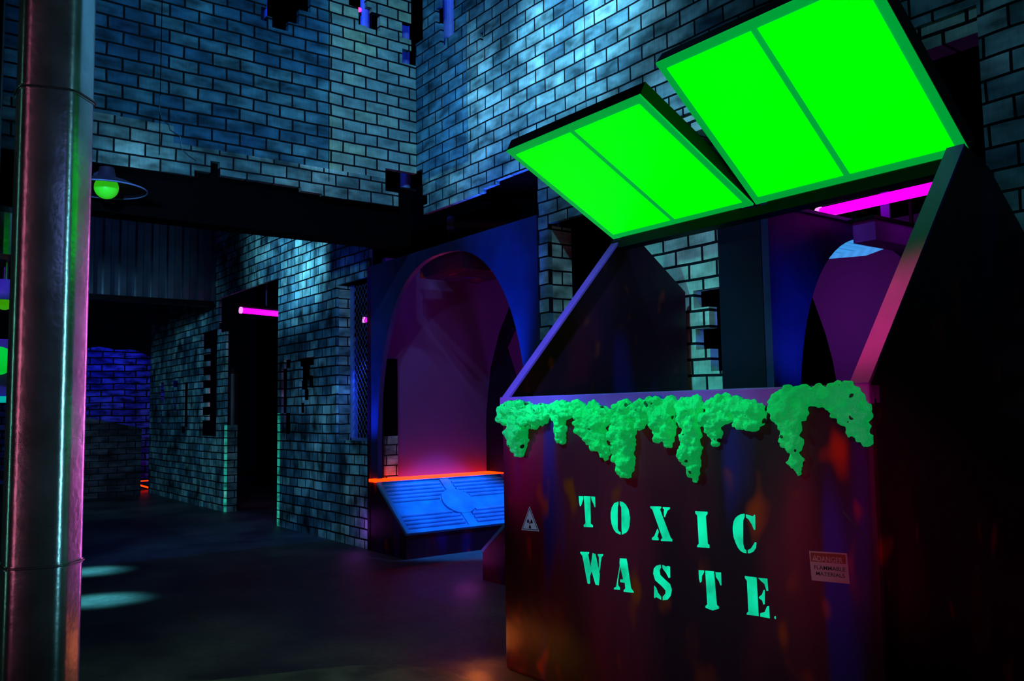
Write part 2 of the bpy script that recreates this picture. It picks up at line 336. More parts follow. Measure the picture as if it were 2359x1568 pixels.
def wall_cells(u0, u1, z0, z1, holes, seams, pick, put, thick):
    """a board wall cut out cell by cell; pick(u,z) gives the material slot; put(u,t,z) places a point, t = depth 0..thick"""
    us = sorted(set([u0, u1] + [c for h in holes for c in h[:2] if u0 < c < u1] + [s for s in seams if u0 < s < u1]))
    zs = sorted(set([z0, z1] + [c for h in holes for c in h[2:] if z0 < c < z1] + [pz for pz in getattr(pick, 'zs', ()) if z0 < pz < z1]))
    solid = {}
    for i in range(len(us)-1):
        for j in range(len(zs)-1):
            uc, zc = (us[i]+us[i+1])/2, (zs[j]+zs[j+1])/2
            solid[i, j] = not any(h[0] < uc < h[1] and h[2] < zc < h[3] for h in holes)
    bm = bmesh.new(); cache = {}
    def vt(i, j, t):
        k = (i, j, t)
        if k not in cache: cache[k] = bm.verts.new(put(us[i], t*thick, zs[j]))
        return cache[k]
    def face(vs, mi):
        try: f = bm.faces.new(vs); f.material_index = mi
        except ValueError: pass
    for (i, j), s in solid.items():
        if not s: continue
        mi = pick((us[i]+us[i+1])/2, (zs[j]+zs[j+1])/2)
        face([vt(i, j, 0), vt(i+1, j, 0), vt(i+1, j+1, 0), vt(i, j+1, 0)], mi)
        face([vt(i, j+1, 1), vt(i+1, j+1, 1), vt(i+1, j, 1), vt(i, j, 1)], mi)
        for di, dj, e in ((-1, 0, ((i, j), (i, j+1))), (1, 0, ((i+1, j+1), (i+1, j))), (0, -1, ((i+1, j), (i, j))), (0, 1, ((i, j+1), (i+1, j+1)))):
            if not solid.get((i+di, j+dj), False):
                (a, b), (c, d) = e
                face([vt(a, b, 0), vt(c, d, 0), vt(c, d, 1), vt(a, b, 1)], pick.side if hasattr(pick, 'side') else mi)
    bmesh.ops.recalc_face_normals(bm, faces=bm.faces[:])
    return bm
LETTERS=[
('T',[[(-3.247,0.976),(-3.214,0.978),(-3.212,0.967),(-3.224,0.944),(-3.232,0.929),(-3.24,0.927),(-3.245,0.946)],[(-3.209,0.979),(-3.161,0.981),(-3.163,0.849),(-3.147,0.844),(-3.147,0.834),(-3.214,0.829),(-3.216,0.838),(-3.201,0.847)],[(-3.157,0.981),(-3.127,0.982),(-3.126,0.933),(-3.132,0.929),(-3.139,0.944),(-3.153,0.965)]]),
('O',[[(-2.965,0.971),(-2.966,0.959),(-2.971,0.942),(-2.975,0.846),(-2.968,0.832),(-2.956,0.831),(-2.957,0.818),(-2.985,0.824),(-3.002,0.837),(-3.015,0.86),(-3.021,0.89),(-3.02,0.914),(-3.012,0.939),(-2.994,0.961)],[(-2.956,0.972),(-2.937,0.971),(-2.917,0.961),(-2.899,0.939),(-2.891,0.901),(-2.896,0.865),(-2.905,0.844),(-2.92,0.831),(-2.948,0.819),(-2.948,0.832),(-2.949,0.842),(-2.947,0.944),(-2.957,0.958)]]),
('X',[[(-2.761,0.965),(-2.695,0.969),(-2.693,0.963),(-2.701,0.956),(-2.642,0.838),(-2.633,0.832),(-2.633,0.823),(-2.701,0.817),(-2.701,0.825),(-2.691,0.831),(-2.748,0.951),(-2.76,0.957)],[(-2.685,0.967),(-2.642,0.969),(-2.641,0.963),(-2.657,0.953),(-2.673,0.923),(-2.678,0.926),(-2.679,0.943),(-2.676,0.958),(-2.684,0.96)],[(-2.718,0.871),(-2.712,0.855),(-2.722,0.834),(-2.715,0.829),(-2.715,0.819),(-2.755,0.816),(-2.756,0.825),(-2.741,0.834),(-2.723,0.865)]]),
('I',[[(-2.498,0.965),(-2.43,0.968),(-2.43,0.959),(-2.44,0.949),(-2.434,0.836),(-2.425,0.831),(-2.426,0.819),(-2.493,0.815),(-2.492,0.822),(-2.483,0.83),(-2.487,0.948),(-2.497,0.955)]]),
('C',[[(-2.239,0.976),(-2.239,0.964),(-2.247,0.948),(-2.251,0.856),(-2.246,0.838),(-2.237,0.832),(-2.237,0.82),(-2.253,0.821),(-2.266,0.826),(-2.278,0.837),(-2.287,0.852),(-2.298,0.876),(-2.301,0.897),(-2.301,0.917),(-2.296,0.939),(-2.286,0.955),(-2.275,0.964),(-2.256,0.973)],[(-2.233,0.974),(-2.214,0.972),(-2.199,0.969),(-2.192,0.977),(-2.187,0.974),(-2.189,0.918),(-2.196,0.916),(-2.206,0.937),(-2.221,0.956),(-2.232,0.961)],[(-2.23,0.821),(-2.23,0.834),(-2.214,0.842),(-2.203,0.856),(-2.194,0.869),(-2.186,0.868),(-2.189,0.847),(-2.202,0.831),(-2.218,0.823)]]),
('W',[[(-3.245,0.706),(-3.179,0.712),(-3.179,0.706),(-3.187,0.699),(-3.164,0.623),(-3.176,0.597),(-3.177,0.565),(-3.183,0.559),(-3.196,0.56),(-3.23,0.689),(-3.245,0.699)],[(-3.168,0.657),(-3.157,0.698),(-3.155,0.711),(-3.133,0.708),(-3.106,0.616),(-3.115,0.563),(-3.138,0.563),(-3.17,0.635)],[(-3.118,0.71),(-3.079,0.714),(-3.079,0.708),(-3.091,0.699),(-3.103,0.644),(-3.106,0.63),(-3.113,0.643),(-3.109,0.697),(-3.117,0.703)]]),
('A',[[(-2.966,0.68),(-2.964,0.669),(-2.982,0.601),(-2.981,0.583),(-2.97,0.576),(-2.97,0.564),(-3.01,0.56),(-3.01,0.567),(-2.994,0.576),(-2.979,0.637)],[(-2.965,0.709),(-2.921,0.713),(-2.917,0.698),(-2.896,0.584),(-2.88,0.57),(-2.88,0.565),(-2.946,0.559),(-2.946,0.567),(-2.934,0.576),(-2.937,0.601),(-2.967,0.6),(-2.967,0.612),(-2.947,0.616),(-2.969,0.686)]]),
('S',[[(-2.707,0.715),(-2.704,0.703),(-2.714,0.688),(-2.711,0.669),(-2.684,0.653),(-2.654,0.638),(-2.645,0.617),(-2.648,0.6),(-2.655,0.585),(-2.672,0.568),(-2.701,0.561),(-2.701,0.576),(-2.683,0.592),(-2.682,0.606),(-2.705,0.622),(-2.743,0.641),(-2.754,0.668),(-2.749,0.692),(-2.733,0.706)],[(-2.697,0.715),(-2.674,0.71),(-2.665,0.714),(-2.651,0.713),(-2.652,0.666),(-2.661,0.662),(-2.676,0.682),(-2.696,0.699)],[(-2.75,0.618),(-2.737,0.608),(-2.726,0.588),(-2.709,0.575),(-2.709,0.561),(-2.731,0.566),(-2.741,0.568),(-2.749,0.561),(-2.753,0.566)]]),
('T',[[(-2.489,0.72),(-2.459,0.723),(-2.459,0.715),(-2.472,0.697),(-2.474,0.675),(-2.483,0.668),(-2.488,0.684)],[(-2.453,0.723),(-2.406,0.726),(-2.397,0.592),(-2.386,0.586),(-2.387,0.578),(-2.402,0.572),(-2.42,0.565),(-2.44,0.567),(-2.457,0.57),(-2.459,0.576),(-2.448,0.585)],[(-2.399,0.724),(-2.369,0.727),(-2.369,0.675),(-2.376,0.674),(-2.382,0.689),(-2.397,0.705)]]),
('E',[[(-2.249,0.73),(-2.192,0.732),(-2.189,0.583),(-2.247,0.579),(-2.247,0.584),(-2.238,0.593),(-2.24,0.712),(-2.249,0.721)],[(-2.186,0.732),(-2.141,0.735),(-2.139,0.689),(-2.147,0.687),(-2.156,0.712),(-2.176,0.724)],[(-2.185,0.657),(-2.169,0.67),(-2.162,0.688),(-2.155,0.689),(-2.158,0.635),(-2.164,0.631),(-2.17,0.647),(-2.184,0.653)],[(-2.181,0.596),(-2.16,0.604),(-2.147,0.629),(-2.138,0.631),(-2.137,0.584),(-2.182,0.583)],[(-2.117,0.59),(-2.114,0.596),(-2.109,0.598),(-2.108,0.589),(-2.111,0.585)]]),
]
SLIME=[
[(-3.808,1.381,0.066),(-3.709,1.392,0.075),(-3.614,1.38,0.073),(-3.503,1.379,0.061),(-3.396,1.401,0.049),(-3.31,1.4,0.054),(-3.211,1.399,0.051),(-3.1,1.387,0.063),(-3.017,1.37,0.049),(-3.704,1.299,0.077),(-3.698,1.241,0.06),(-3.703,1.194,0.042),(-3.363,1.356,0.044),(-3.357,1.302,0.039),(-3.359,1.251,0.028),(-3.092,1.335,0.075),(-3.067,1.263,0.058),(-3.041,1.206,0.035),(-3.034,1.165,0.016),(-3.578,1.334,0.036),(-3.174,1.35,0.038)],
[(-2.876,1.395,0.056),(-2.778,1.395,0.055),(-2.683,1.403,0.054),(-2.605,1.412,0.049),(-2.517,1.411,0.045),(-2.456,1.419,0.04),(-2.893,1.315,0.068),(-2.787,1.355,0.047),(-2.887,1.246,0.064),(-2.889,1.176,0.054),(-2.894,1.126,0.042),(-2.892,1.096,0.024),(-2.646,1.355,0.065),(-2.635,1.298,0.051),(-2.637,1.251,0.027),(-2.483,1.355,0.053),(-2.491,1.29,0.051),(-2.493,1.235,0.057),(-2.493,1.18,0.048),(-2.49,1.135,0.033),(-2.482,1.095,0.015)],
[(-2.363,1.408,0.043),(-2.306,1.416,0.046),(-2.24,1.407,0.045),(-2.177,1.389,0.048),(-2.142,1.363,0.031),(-2.366,1.346,0.048),(-2.366,1.295,0.036),(-2.37,1.256,0.018),(-2.301,1.363,0.032),(-2.232,1.354,0.038),(-2.169,1.337,0.038),(-2.128,1.405,0.02)],
[(-2.042,1.421,0.043),(-2.068,1.388,0.025),(-1.993,1.436,0.046),(-1.926,1.44,0.044),(-1.862,1.441,0.043),(-1.8,1.432,0.05),(-1.747,1.439,0.046),(-1.715,1.407,0.046),(-1.692,1.376,0.033),(-2.025,1.379,0.056),(-1.957,1.378,0.039),(-1.993,1.321,0.046),(-1.992,1.264,0.043),(-1.983,1.199,0.033),(-1.976,1.154,0.018),(-1.742,1.377,0.056),(-1.719,1.33,0.046),(-1.699,1.296,0.033),(-1.692,1.274,0.02),(-1.793,1.393,0.034)],
]

# ------------------------------------------------------------ the hall: floor, ceiling, walls
struct(boxo('floor', (-22, -5, -.1), (4, 10, 0), M['floor']))
struct(boxo('ceiling', (-22, -5, 6.6), (4, 10, 6.7), M['black']))
# worn, paler concrete with an old curved edge near the skip
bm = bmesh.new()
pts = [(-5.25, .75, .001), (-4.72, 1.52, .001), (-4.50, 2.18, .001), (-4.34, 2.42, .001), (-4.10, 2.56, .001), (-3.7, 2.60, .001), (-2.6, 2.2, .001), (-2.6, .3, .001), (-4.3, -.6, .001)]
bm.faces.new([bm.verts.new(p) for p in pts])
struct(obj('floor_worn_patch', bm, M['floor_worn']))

# left wall: the hanging brick bulkhead, open underneath
HA = [(2.62, 2.67, 4.85, 4.97), (2.71, 3.08, 5.04, 5.5), (2.67, 2.97, 4.9, 5.1), (2.72, 2.87, 4.81, 4.92), (3.46, 3.56, 5.22, 5.5), (3.56, 3.65, 5.06, 5.6), (3.64, 3.70, 5.05, 5.26),
      (3.70, 3.79, 5.05, 5.22), (4.13, 4.18, 4.80, 5.5), (4.03, 4.13, 5.05, 5.21), (4.03, 4.13, 4.80, 4.94),
      (2.07, 2.28, 3.3, 3.42), (2.2, 2.28, 3.42, 3.52), (3.86, 4.18, 3.3, 3.72), (3.95, 4.18, 3.3, 3.74), (2.63, 3.86, 3.3, 3.40), (3.04, 3.95, 3.3, 3.38), (3.10, 3.98, 3.3, 3.34)]
HA[13] = (3.84, 4.18, 3.50, 3.72); HA[14] = (3.98, 4.18, 3.30, 3.55)
HA[15] = (2.28, 3.0, 3.3, 3.41); HA[16] = (3.0, 3.2, 3.3, 3.38)
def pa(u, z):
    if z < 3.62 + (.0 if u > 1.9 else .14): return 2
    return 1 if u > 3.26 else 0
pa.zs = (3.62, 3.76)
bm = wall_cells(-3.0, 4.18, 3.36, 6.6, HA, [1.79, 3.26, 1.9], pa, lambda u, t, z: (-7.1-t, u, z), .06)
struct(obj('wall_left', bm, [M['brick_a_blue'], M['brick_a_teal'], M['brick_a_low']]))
struct(boxo('trim_1', (-7.40, -3.0, 3.0), (-7.17, 4.16, 3.55), M['black']))
struct(boxo('trim_12', (-5.21, 4.22, 0), (-5.10, 4.42, 2.84), M['brick_y']))
struct(boxo('trim_13', (-8.0, -3.0, 3.50), (-7.41, 4.16, 3.55), M['black']))  # unseen slab, added to stop the hole lamps leaking into the passage below
struct(boxo('trim_14', (-7.1, 4.23, 3.56), (-5.22, 5.4, 3.60), M['black']))  # unseen slab, added to keep the post lamp's light off the arch below
# thin upright joints between the boards
for k, y in enumerate((1.79, 3.262)):
    struct(boxo('trim_%d' % (k+2), (-7.099, y-.003, 3.5), (-7.096, y+.003, 6.6), M['black']))
# torn paper-like crack beside the first joint
bm = bmesh.new()
cr = [(1.79, 3.99), (1.785, 3.86), (1.80, 3.80), (1.86, 3.76), (1.87, 3.72), (1.95, 3.68), (1.96, 3.58), (2.02, 3.53), (2.08, 3.50)]
for (a, b), (c, d) in zip(cr[:-1], cr[1:]): tube(bm, (-7.095, a, b), (-7.095, c, d), .004, 6)
struct(obj('trim_4', bm, M['end_white'] if 0 else M['galv']))

# back wall, far stretch: door, two openings, ragged little holes
HC = [(-12.63, -10.62, -1, 3.17), (-8.89, -8.09, 1.11, 2.85), (-13.80, -13.05, 2.44, 2.70), (-13.45, -13.05, 1.09, 2.44), (-13.80, -13.45, 2.25, 2.36), (-13.80, -13.45, 2.03, 2.16), (-13.80, -13.45, 1.83, 1.94), (-13.80, -13.45, 1.62, 1.745), (-13.80, -13.45, 1.41, 1.54), (-13.80, -13.45, 1.09, 1.33), (-12.95, -12.63, 2.64, 3.17), (-13.05, -12.95, 2.70, 2.80),
      
      (-10.41, -10.21, 1.98, 2.09), (-10.50, -10.31, 1.84, 1.98), (-9.96, -9.50, 1.98, 2.08), (-9.89, -9.62, 1.81, 1.98), (-9.92, -9.68, 1.70, 1.81), (-9.62, -9.52, 1.71, 1.86),
      (-9.83, -9.65, 1.57, 1.70), (-10.49, -10.33, 1.42, 1.84), (-9.93, -9.78, 1.42, 1.54), (-10.41, -10.21, 1.16, 1.42),
      (-15.47, -15.31, 1.61, 1.84), (-14.77, -14.52, 1.23, 1.96), (-14.91, -14.65, 1.12, 1.23), (-16.09, -15.94, 1.54, 1.84), (-16.24, -16.07, 1.26, 1.48), (-16.26, -15.98, 1.70, 2.01),
      (-15.47, -15.11, 1.90, 2.01), (-15.40, -15.20, 1.50, 1.61)]
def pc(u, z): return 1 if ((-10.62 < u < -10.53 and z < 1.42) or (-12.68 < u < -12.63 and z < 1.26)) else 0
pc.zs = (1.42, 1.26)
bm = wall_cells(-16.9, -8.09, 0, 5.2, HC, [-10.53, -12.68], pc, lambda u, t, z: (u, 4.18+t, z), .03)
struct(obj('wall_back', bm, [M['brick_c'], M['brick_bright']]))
# door jamb returns and window return in brick
bm = bmesh.new(); box(bm, (-12.69, 4.21, 0), (-12.63, 4.36, 1.26)); struct(obj('trim_5', bm, M['brick_y']))
# upper back wall over the booths
HB = [(-6.57, -6.41, 4.87, 5.9), (-6.64, -6.56, 4.82, 5.16), (-7.1, -6.96, 5.02, 5.9), (-6.72, -6.62, 5.06, 5.23), (-6.66, -6.57, 5.16, 5.6),
      (-7.2, -5.22, 0, 3.29), (-7.1, -6.90, 3.38, 3.48), (-7.1, -6.99, 3.48, 3.74), (-7.1, -6.97, 3.29, 3.38), (-5.78, -5.22, 3.2, 3.35), (-5.98, -5.78, 3.2, 3.32), (-4.42, -1.83, 0, 3.31), (-5.10, -4.42, 0, 2.85), (-6.02, -5.93, 5.0, 5.3), (-5.99, -5.94, 4.62, 4.72), (-5.3, -5.22, 3.2, 3.40), (-5.38, -5.22, 3.2, 3.34)]
def pb(u, z): return 1 if (u < -6.2 and z > 3.62) else 0
pb.zs = (3.62, 3.6)
bm = wall_cells(-7.1, 2.0, 0, 6.6, HB, [-6.2, -4.62], pb, lambda u, t, z: (u, 4.18+t, z), .04)
struct(obj('wall_right', bm, [M['brick_b'], M['brick_b_blue']]))
for k, (x, z0, z1) in enumerate(((-4.62, 3.5, 5.2), (-6.2, 3.62, 6.0))):
    struct(boxo('trim_%d' % (k+6), (x-.003, 4.176, z0), (x+.003, 4.179, z1), M['galv']))
# recessed board lip above the opening, seen between the two lids
struct(boxo('trim_8', (-4.3, 4.20, 3.18), (-1.83, 4.36, 3.32), M['brick_d']))
# recessed brick wall behind the skip
HD = [(-3.86, -3.50, 2.07, 2.19), (-3.73, -3.50, 1.93, 2.07), (-3.85, -3.50, 1.79, 1.93), (-3.73, -3.50, 1.64, 1.79), (-3.60, -3.53, 1.50, 1.64), (-3.50, -3.44, 1.98, 2.19), (-3.50, -3.44, 1.64, 1.80)]
def pd(u, z): return 0
bm = wall_cells(-4.5, -3.44, 0, 3.3, HD, [], pd, lambda u, t, z: (u, 4.42+t, z), .08)
struct(obj('wall_recess', bm, M['brick_d']))
struct(boxo('wall_recess_backing', (-5.2, 4.95, 0), (-3.46, 5.0, 3.3), M['black']))
struct(boxo('wall_partition', (-5.26, 4.43, 0), (-5.2, 7.2, 3.2), M['black']))
struct(boxo('trim_9', (-3.44, 4.18, 0), (-3.12, 4.44, 3.3), M['dark_navy']))
struct(boxo('wall_inner', (-3.7, 7.2, 0), (3, 7.3, 4), M['black']))
struct(boxo('wall_loft', (-8.2, 8.6, 2.9), (-3.0, 8.7, 6.6), M['black']))
# purple lined booth walls
struct(boxo('wall_booth_left', (-8.10, 4.34, 0), (-8.03, 7.2, 3.05), M['purple']))
struct(boxo('wall_booth_back', (-9.6, 7.2, 0), (-3.7, 7.28, 3.05), M['purple']))
# narrow brick return between the arch leg and the purple lining
bm = bmesh.new(); box(bm, (-8.019, 4.31, .73), (-7.985, 4.455, 1.16), 0); box(bm, (-8.019, 4.31, 1.16), (-7.985, 4.455, 1.97), 1)
struct(obj('trim_10', bm, [M['brick_y'], M['black']]))
# far end
def far():
    bm = bmesh.new(); n = 26; prev = None
    for i in range(n+1):
        y = 1.6+i*(3.6/n); top = 2.80 - (.18*((y-4.15)/.6) if y > 4.15 else 0) + .03*math.sin(y*9); x = -19 + .25*math.sin((y-3.2)*1.1)
        cur = [bm.verts.new((x, y, 0)), bm.verts.new((x, y, top)), bm.verts.new((x-.2, y, top)), bm.verts.new((x-.2, y, 0))]
        if prev:
            for a in range(3): bm.faces.new((prev[a], prev[a+1], cur[a+1], cur[a]))
        prev = cur
    bmesh.ops.recalc_face_normals(bm, faces=bm.faces[:])
    return bm
struct(obj('wall_far', far(), M['brick_uv']))
bm = bmesh.new()
prism(bm, [(-16.5, 2.0, 0), (-16.5, 3.95, 0), (-16.5, 3.95, 1.20), (-16.5, 3.05, 1.40), (-16.5, 2.0, 1.5)], (-.2, 0, 0))
lw = obj('low_wall', bm, M['brick_low']); tag(lw, 'low dark grey brick wall with sloping top, in front of the blue-lit brick wall', 'wall')

# ------------------------------------------------------------ corrugated siding hung at the far end
t = thing('corrugated_siding', 'dark corrugated metal siding sheet hung high above the far passage', 'siding', (-13.2, 3.0, 3.1))
def corr():
    bm = bmesh.new(); ys = []; y = 1.6
    while y < 4.15:
        ys += [(y, 0), (y+.10, 0), (y+.12, .05), (y+.20, .05)]; y += .22
    A = [(bm.verts.new((-13.2+d, yy, 3.10)), bm.verts.new((-13.2+d, yy, 5.2))) for yy, d in ys]
    for a, b in zip(A[:-1], A[1:]): bm.faces.new((a[0], b[0], b[1], a[1]))
    return bm
o = obj('sheet', corr(), M['corr'], t); md = o.modifiers.new('thick', 'SOLIDIFY'); md.thickness = .01
boxo('bottom_rail', (-13.26, 1.6, 3.06), (-13.12, 4.15, 3.14), M['black_metal'], t)

# ------------------------------------------------------------ blue posts seen through the broken upper walls
def post(name, x, y, z0, z1, r, label, m='blue_paint'):
    t = thing(name, label, 'post', (x, y, z0), 'posts behind the broken brick boards')
    obj('shaft', tube(bmesh.new(), (x, y, z0), (x, y, z1), r, 20), M[m], t, smooth=False)
    obj('foot_plate', box(bmesh.new(), (x-.08, y-.08, z0-.02), (x+.08, y+.08, z0)), M['black_metal'], t)
    return t
post('support_post', -7.35, 2.73, 3.6, 6.6, .035, 'slim blue-lit post inside the leftmost hole of the upper brick wall')
post('support_post', -7.42, 3.79, 3.6, 6.6, .045, 'blue-lit post in the hole beside the small red lamp at the top of the wall')
post('support_post', -7.30, 4.17, 3.6, 6.6, .05, 'blue-lit post showing in the stepped hole at the wall corner')
post('support_post', -6.83, 4.42, 3.4, 6.6, .075, 'thick blue-lit post in the hole just right of the wall corner')
spot('hole_uv_left', (-7.2, 3.3, 6.3), (-7.36, 3.3, 4.9), UV, 200, 76, 1)
spot('hole_uv_corner', (-7.2, 4.0, 5.9), (-7.3, 4.17, 5.0), UV, 25, 90, 1)
spot('hole_uv_back', (-6.6, 4.27, 6.2), (-6.83, 4.42, 5.2), UV, 80, 90, 1)
t = thing('pilot_lamp', 'tiny red pilot lamp glowing in the hole beside a blue post, top of the wall', 'lamp', (-7.3, 3.56, 5.2))
obj('lens', sphere(bmesh.new(), (-7.28, 3.66, 5.30), .022, 2), M['red_led'], t, smooth=True)
obj('housing', tube(bmesh.new(), (-7.30, 3.66, 5.30), (-7.37, 3.70, 5.30), .025), M['black_metal'], t)

# ------------------------------------------------------------ black-light tube fittings
def tube_light(label, p0, p1, r=.03, drop=None, ncaps=True, w=.05):
    p0, p1 = V(p0), V(p1); d = (p1-p0).normalized(); mid = (p0+p1)/2
    t = thing('tube_light', label, 'light', mid, 'magenta black-light tubes')
    obj('lamp_tube', tube(bmesh.new(), p0, p1, r, 16), M['magenta_tube'], t, smooth=False)
    for q, s in ((p0, -1), (p1, 1)):
        obj('end_cap', tube(bmesh.new(), q, q+d*s*.03, r*1.15, 16), M['end_white'], t)
    up = V((0, 0, 1)); sd = d.cross(up).normalized()
    bm = bmesh.new(); vs = []
    for q in (p0-d*.04, p1+d*.04):
        vs.append([bm.verts.new(q+sd*a+up*b) for a, b in ((-w*.5, r+.015), (w*.5, r+.015), (w*.4, r+.06), (-w*.4, r+.06))])
    for i in range(4): bm.faces.new((vs[0][i], vs[0][(i+1) % 4], vs[1][(i+1) % 4], vs[1][i]))
    bm.faces.new(vs[0][::-1]); bm.faces.new(vs[1])
    obj('housing', bm, M['black_metal'], t)
    for f in (.3, .75):
        q = p0.lerp(p1, f)+up*(r+.06)
        top = drop if drop else q.z+.5
        obj('hanger', box(bmesh.new(), (q.x-.02, q.y-.004, q.z), (q.x+.02, q.y+.004, top)), M['blue_paint'], t)
    return t
tube_light('long magenta tube light under the open green lid, above the right booth', (-3.37, 5.2, 2.728), (-2.54, 5.2, 2.732), .036, 6.6)
tube_light('magenta tube light hanging inside the dark doorway of the brick wall', (-12.5, 4.36, 2.950), (-12.5, 5.6, 2.90), .042, 6.6)
tube_light('short magenta tube light end glowing in the wire-mesh window', (-9.30, 4.75, 2.525), (-9.24, 4.83, 2.525), .03, 6.6)
point('door_tube_glow', (-12.3, 4.9, 2.7), (1, .1, .3), .25, .1)
# hanging strap and cable of the right-hand fitting
t = thing('hanging_strap', 'pale blue metal strap hanging below the magenta tube light', 'strap', (-2.95, 5.3, 2.5))
boxo('strap', (-3.01, 5.32, 2.50), (-2.95, 5.33, 6.6), M['blue_paint'], t)
bm = bmesh.new(); path_tube(bm, [(-2.98+.09*i, 5.34, 2.49+.02*(i-0)**1.6*.35+.0) for i in range(7)], .004)
obj('sagging_cable', bm, M['dark_navy'], t)

# ------------------------------------------------------------ left booth: arch, consoles, mesh window
t = thing('arch_panel', 'blue-lit metal arch front of the left booth, beside the brick wall', 'arch', (-6.63, 4.2, 0), 'booth arches')
def arch_poly(cx, hw, ztop, zs, x0, x1, z0, z1, n=40):
    inner = []
    for i in range(n+1):
        a = math.pi*i/n; c, s = math.cos(a), math.sin(a)
        inner.append((cx+hw*(1 if c >= 0 else -1)*abs(c)**.82, zs+(ztop-zs)*abs(s)**.9))
    return [(x1, z0), (x1, z1), (x0, z1), (x0, z0), (cx-hw, z0)] + [p for p in inner[::-1]] + [(cx+hw, z0)]
pl = arch_poly(-6.63, 1.26, 2.86, 1.10, -8.075, -5.225, .735, 2.945)
obj('arch_face', prism(bmesh.new(), [(x, 4.17, z) for x, z in pl], (0, .05, 0)), M['arch'], t)
obj('corner_post', box(bmesh.new(), (-8.083, 4.15, 0), (-8.035, 4.30, 2.945)), M['skip'], t)
obj('side_post', box(bmesh.new(), (-5.285, 4.27, .735), (-5.225, 4.38, 2.945)), M['dark_navy'], t)

def console(name, sgn, x0, label):
    """sloping console running away from the viewer; sgn +1 faces +x"""
    t = thing(name, label, 'console', (x0+sgn*.35, 4.16, 0), 'sloping consoles in the left booth')
    y0, y1 = 4.155, 5.75
    P = [(0, 0), (.72, 0), (.72, .225), (.10, .695), (0, .695)]
    obj('body', prism(bmesh.new(), [(x0+sgn*x, y0, z) for x, z in P], (0, y1-y0, 0)), M['skip'], t)
    a, b = V((x0+sgn*.72, 0, .225)), V((x0+sgn*.10, 0, .695)); d = b-a; L = d.length; d.normalize()
    nrm = V((-d.z*(-sgn) if 0 else sgn*abs(d.z), 0, abs(d.x)))
    def P3(s, y, h): q = a+d*s+nrm*h; return (q.x, y, q.z)
    def slab(bm, s0, s1, ya, yb, h0, h1):
        c = [P3(s0, ya, h0), P3(s1, ya, h0), P3(s1, yb, h0), P3(s0, yb, h0)]
        return prism(bm, c, nrm*(h1-h0))
    pn = obj('slope_panel', slab(bmesh.new(), .0, L, y0, y1, -.002, .006), M['console_blue'], t)
    bm = bmesh.new()
    for s0, s1, ya, yb in ((0, .035, y0, y1), (L-.03, L, y0, y1), (.035, L-.03, y0, y0+.045), (.035, L-.03, y1-.045, y1)): slab(bm, s0, s1, ya, yb, .006, .028)
    obj('frame', bm, M['console_blue'], pn)
    cy, cs, R = (y0+y1)/2, L*.5, .185
    for s in (.09, .145, .20, .255, .47, .525, .58, .635, .69):
        if s > L-.06: continue
        h = abs(s-cs); gap = (math.sqrt(max(R*R-h*h, 0))+.02) if h < R else .075
        gap = max(gap, .075)
        for ya, yb in ((y0+.05, cy-gap), (cy+gap, y1-.05)):
            obj('rib', tube(bmesh.new(), P3(s, ya, .008), P3(s, yb, .008), .018, 12), M['console_blue'], pn)
    bm = bmesh.new(); n = 36
    out = []
    for i in range(n):
        an = 2*math.pi*i/n; out.append(P3(cs+R*math.cos(an), cy+R*math.sin(an), .008))
    prism(bm, out, nrm*.018)
    slab(bm, .036, cs-R*.9, cy-.055, cy+.055, .008, .022); slab(bm, cs+R*.9, L-.031, cy-.055, cy+.055, .008, .022)
    obj('disc_emblem', bm, M['console_blue'], pn)
    xa, xb = sorted((x0-sgn*.01, x0+sgn*.135))
    obj('ledge', box(bmesh.new(), (xa, y0-.015, .698), (xb, y1+.12, .728)), M['orange'], t, label='glowing orange ledge along the top')
    return t
console('sloping_console', 1, -8.02, 'blue ribbed sloping console with round emblem in the left booth')
console('sloping_console', -1, -5.29, 'console end with slanted edge, half hidden behind the toxic waste skip')

# mesh window
t = thing('mesh_window', 'blue-lit diamond wire mesh window between brick wall and arch', 'window', (-8.5, 4.36, 1.11))
bm = bmesh.new(); x0, x1, z0, z1 = -8.86, -8.10, 1.13, 2.84; st = .075
def clipline(c, sgn):
    pts = []
    for x in (x0, x1):
        z = c+sgn*1.25*x
        if z0 <= z <= z1: pts.append((x, z))
    for z in (z0, z1):
        x = (z-c)/(sgn*1.25)
        if x0 < x < x1: pts.append((x, z))
    return pts if len(pts) >= 2 else None
for sgn in (1, -1):
    c = -16
    while c < 16:
        q = clipline(c, sgn)
        if q: tube(bm, (q[0][0], 4.37, q[0][1]), (q[1][0], 4.37, q[1][1]),   .0026, 5, caps=False)
        c += .094
obj('wire_mesh', bm, M['mesh_wire'], t)
bm = bmesh.new()
for a, b in (((-8.9, 4.35, 1.10), (-8.86, 4.39, 2.86)), ((-8.13, 4.35, 1.10), (-8.09, 4.39, 2.86)), ((-8.9, 4.35, 1.10), (-8.09, 4.39, 1.13))): box(bm, a, b)
obj('frame', bm, M['blue_paint'], t)
t = thing('support_post', 'blue-lit post standing behind the diamond mesh window', 'post', (-9.2, 4.58, 0)); obj('shaft', box(bmesh.new(), (-9.28, 4.55, 0), (-9.20, 4.60, 2.30)), M['blue_paint'], t)
boxo('foot_plate', (-9.32, 4.50, 0), (-9.09, 4.66, .02), M['black_metal'], t)
spot('mesh_uv', (-8.5, 4.42, 2.0), (-9.2, 4.56, 1.2), UV, 14, 80, 1)
struct(boxo('trim_11', (-8.93, 4.212, 1.06), (-8.89, 4.36, 2.85), M['brick_y']))
struct(boxo('wall_inner_left', (-16.9, 6.2, 0), (-8.2, 6.3, 4), M['black']))
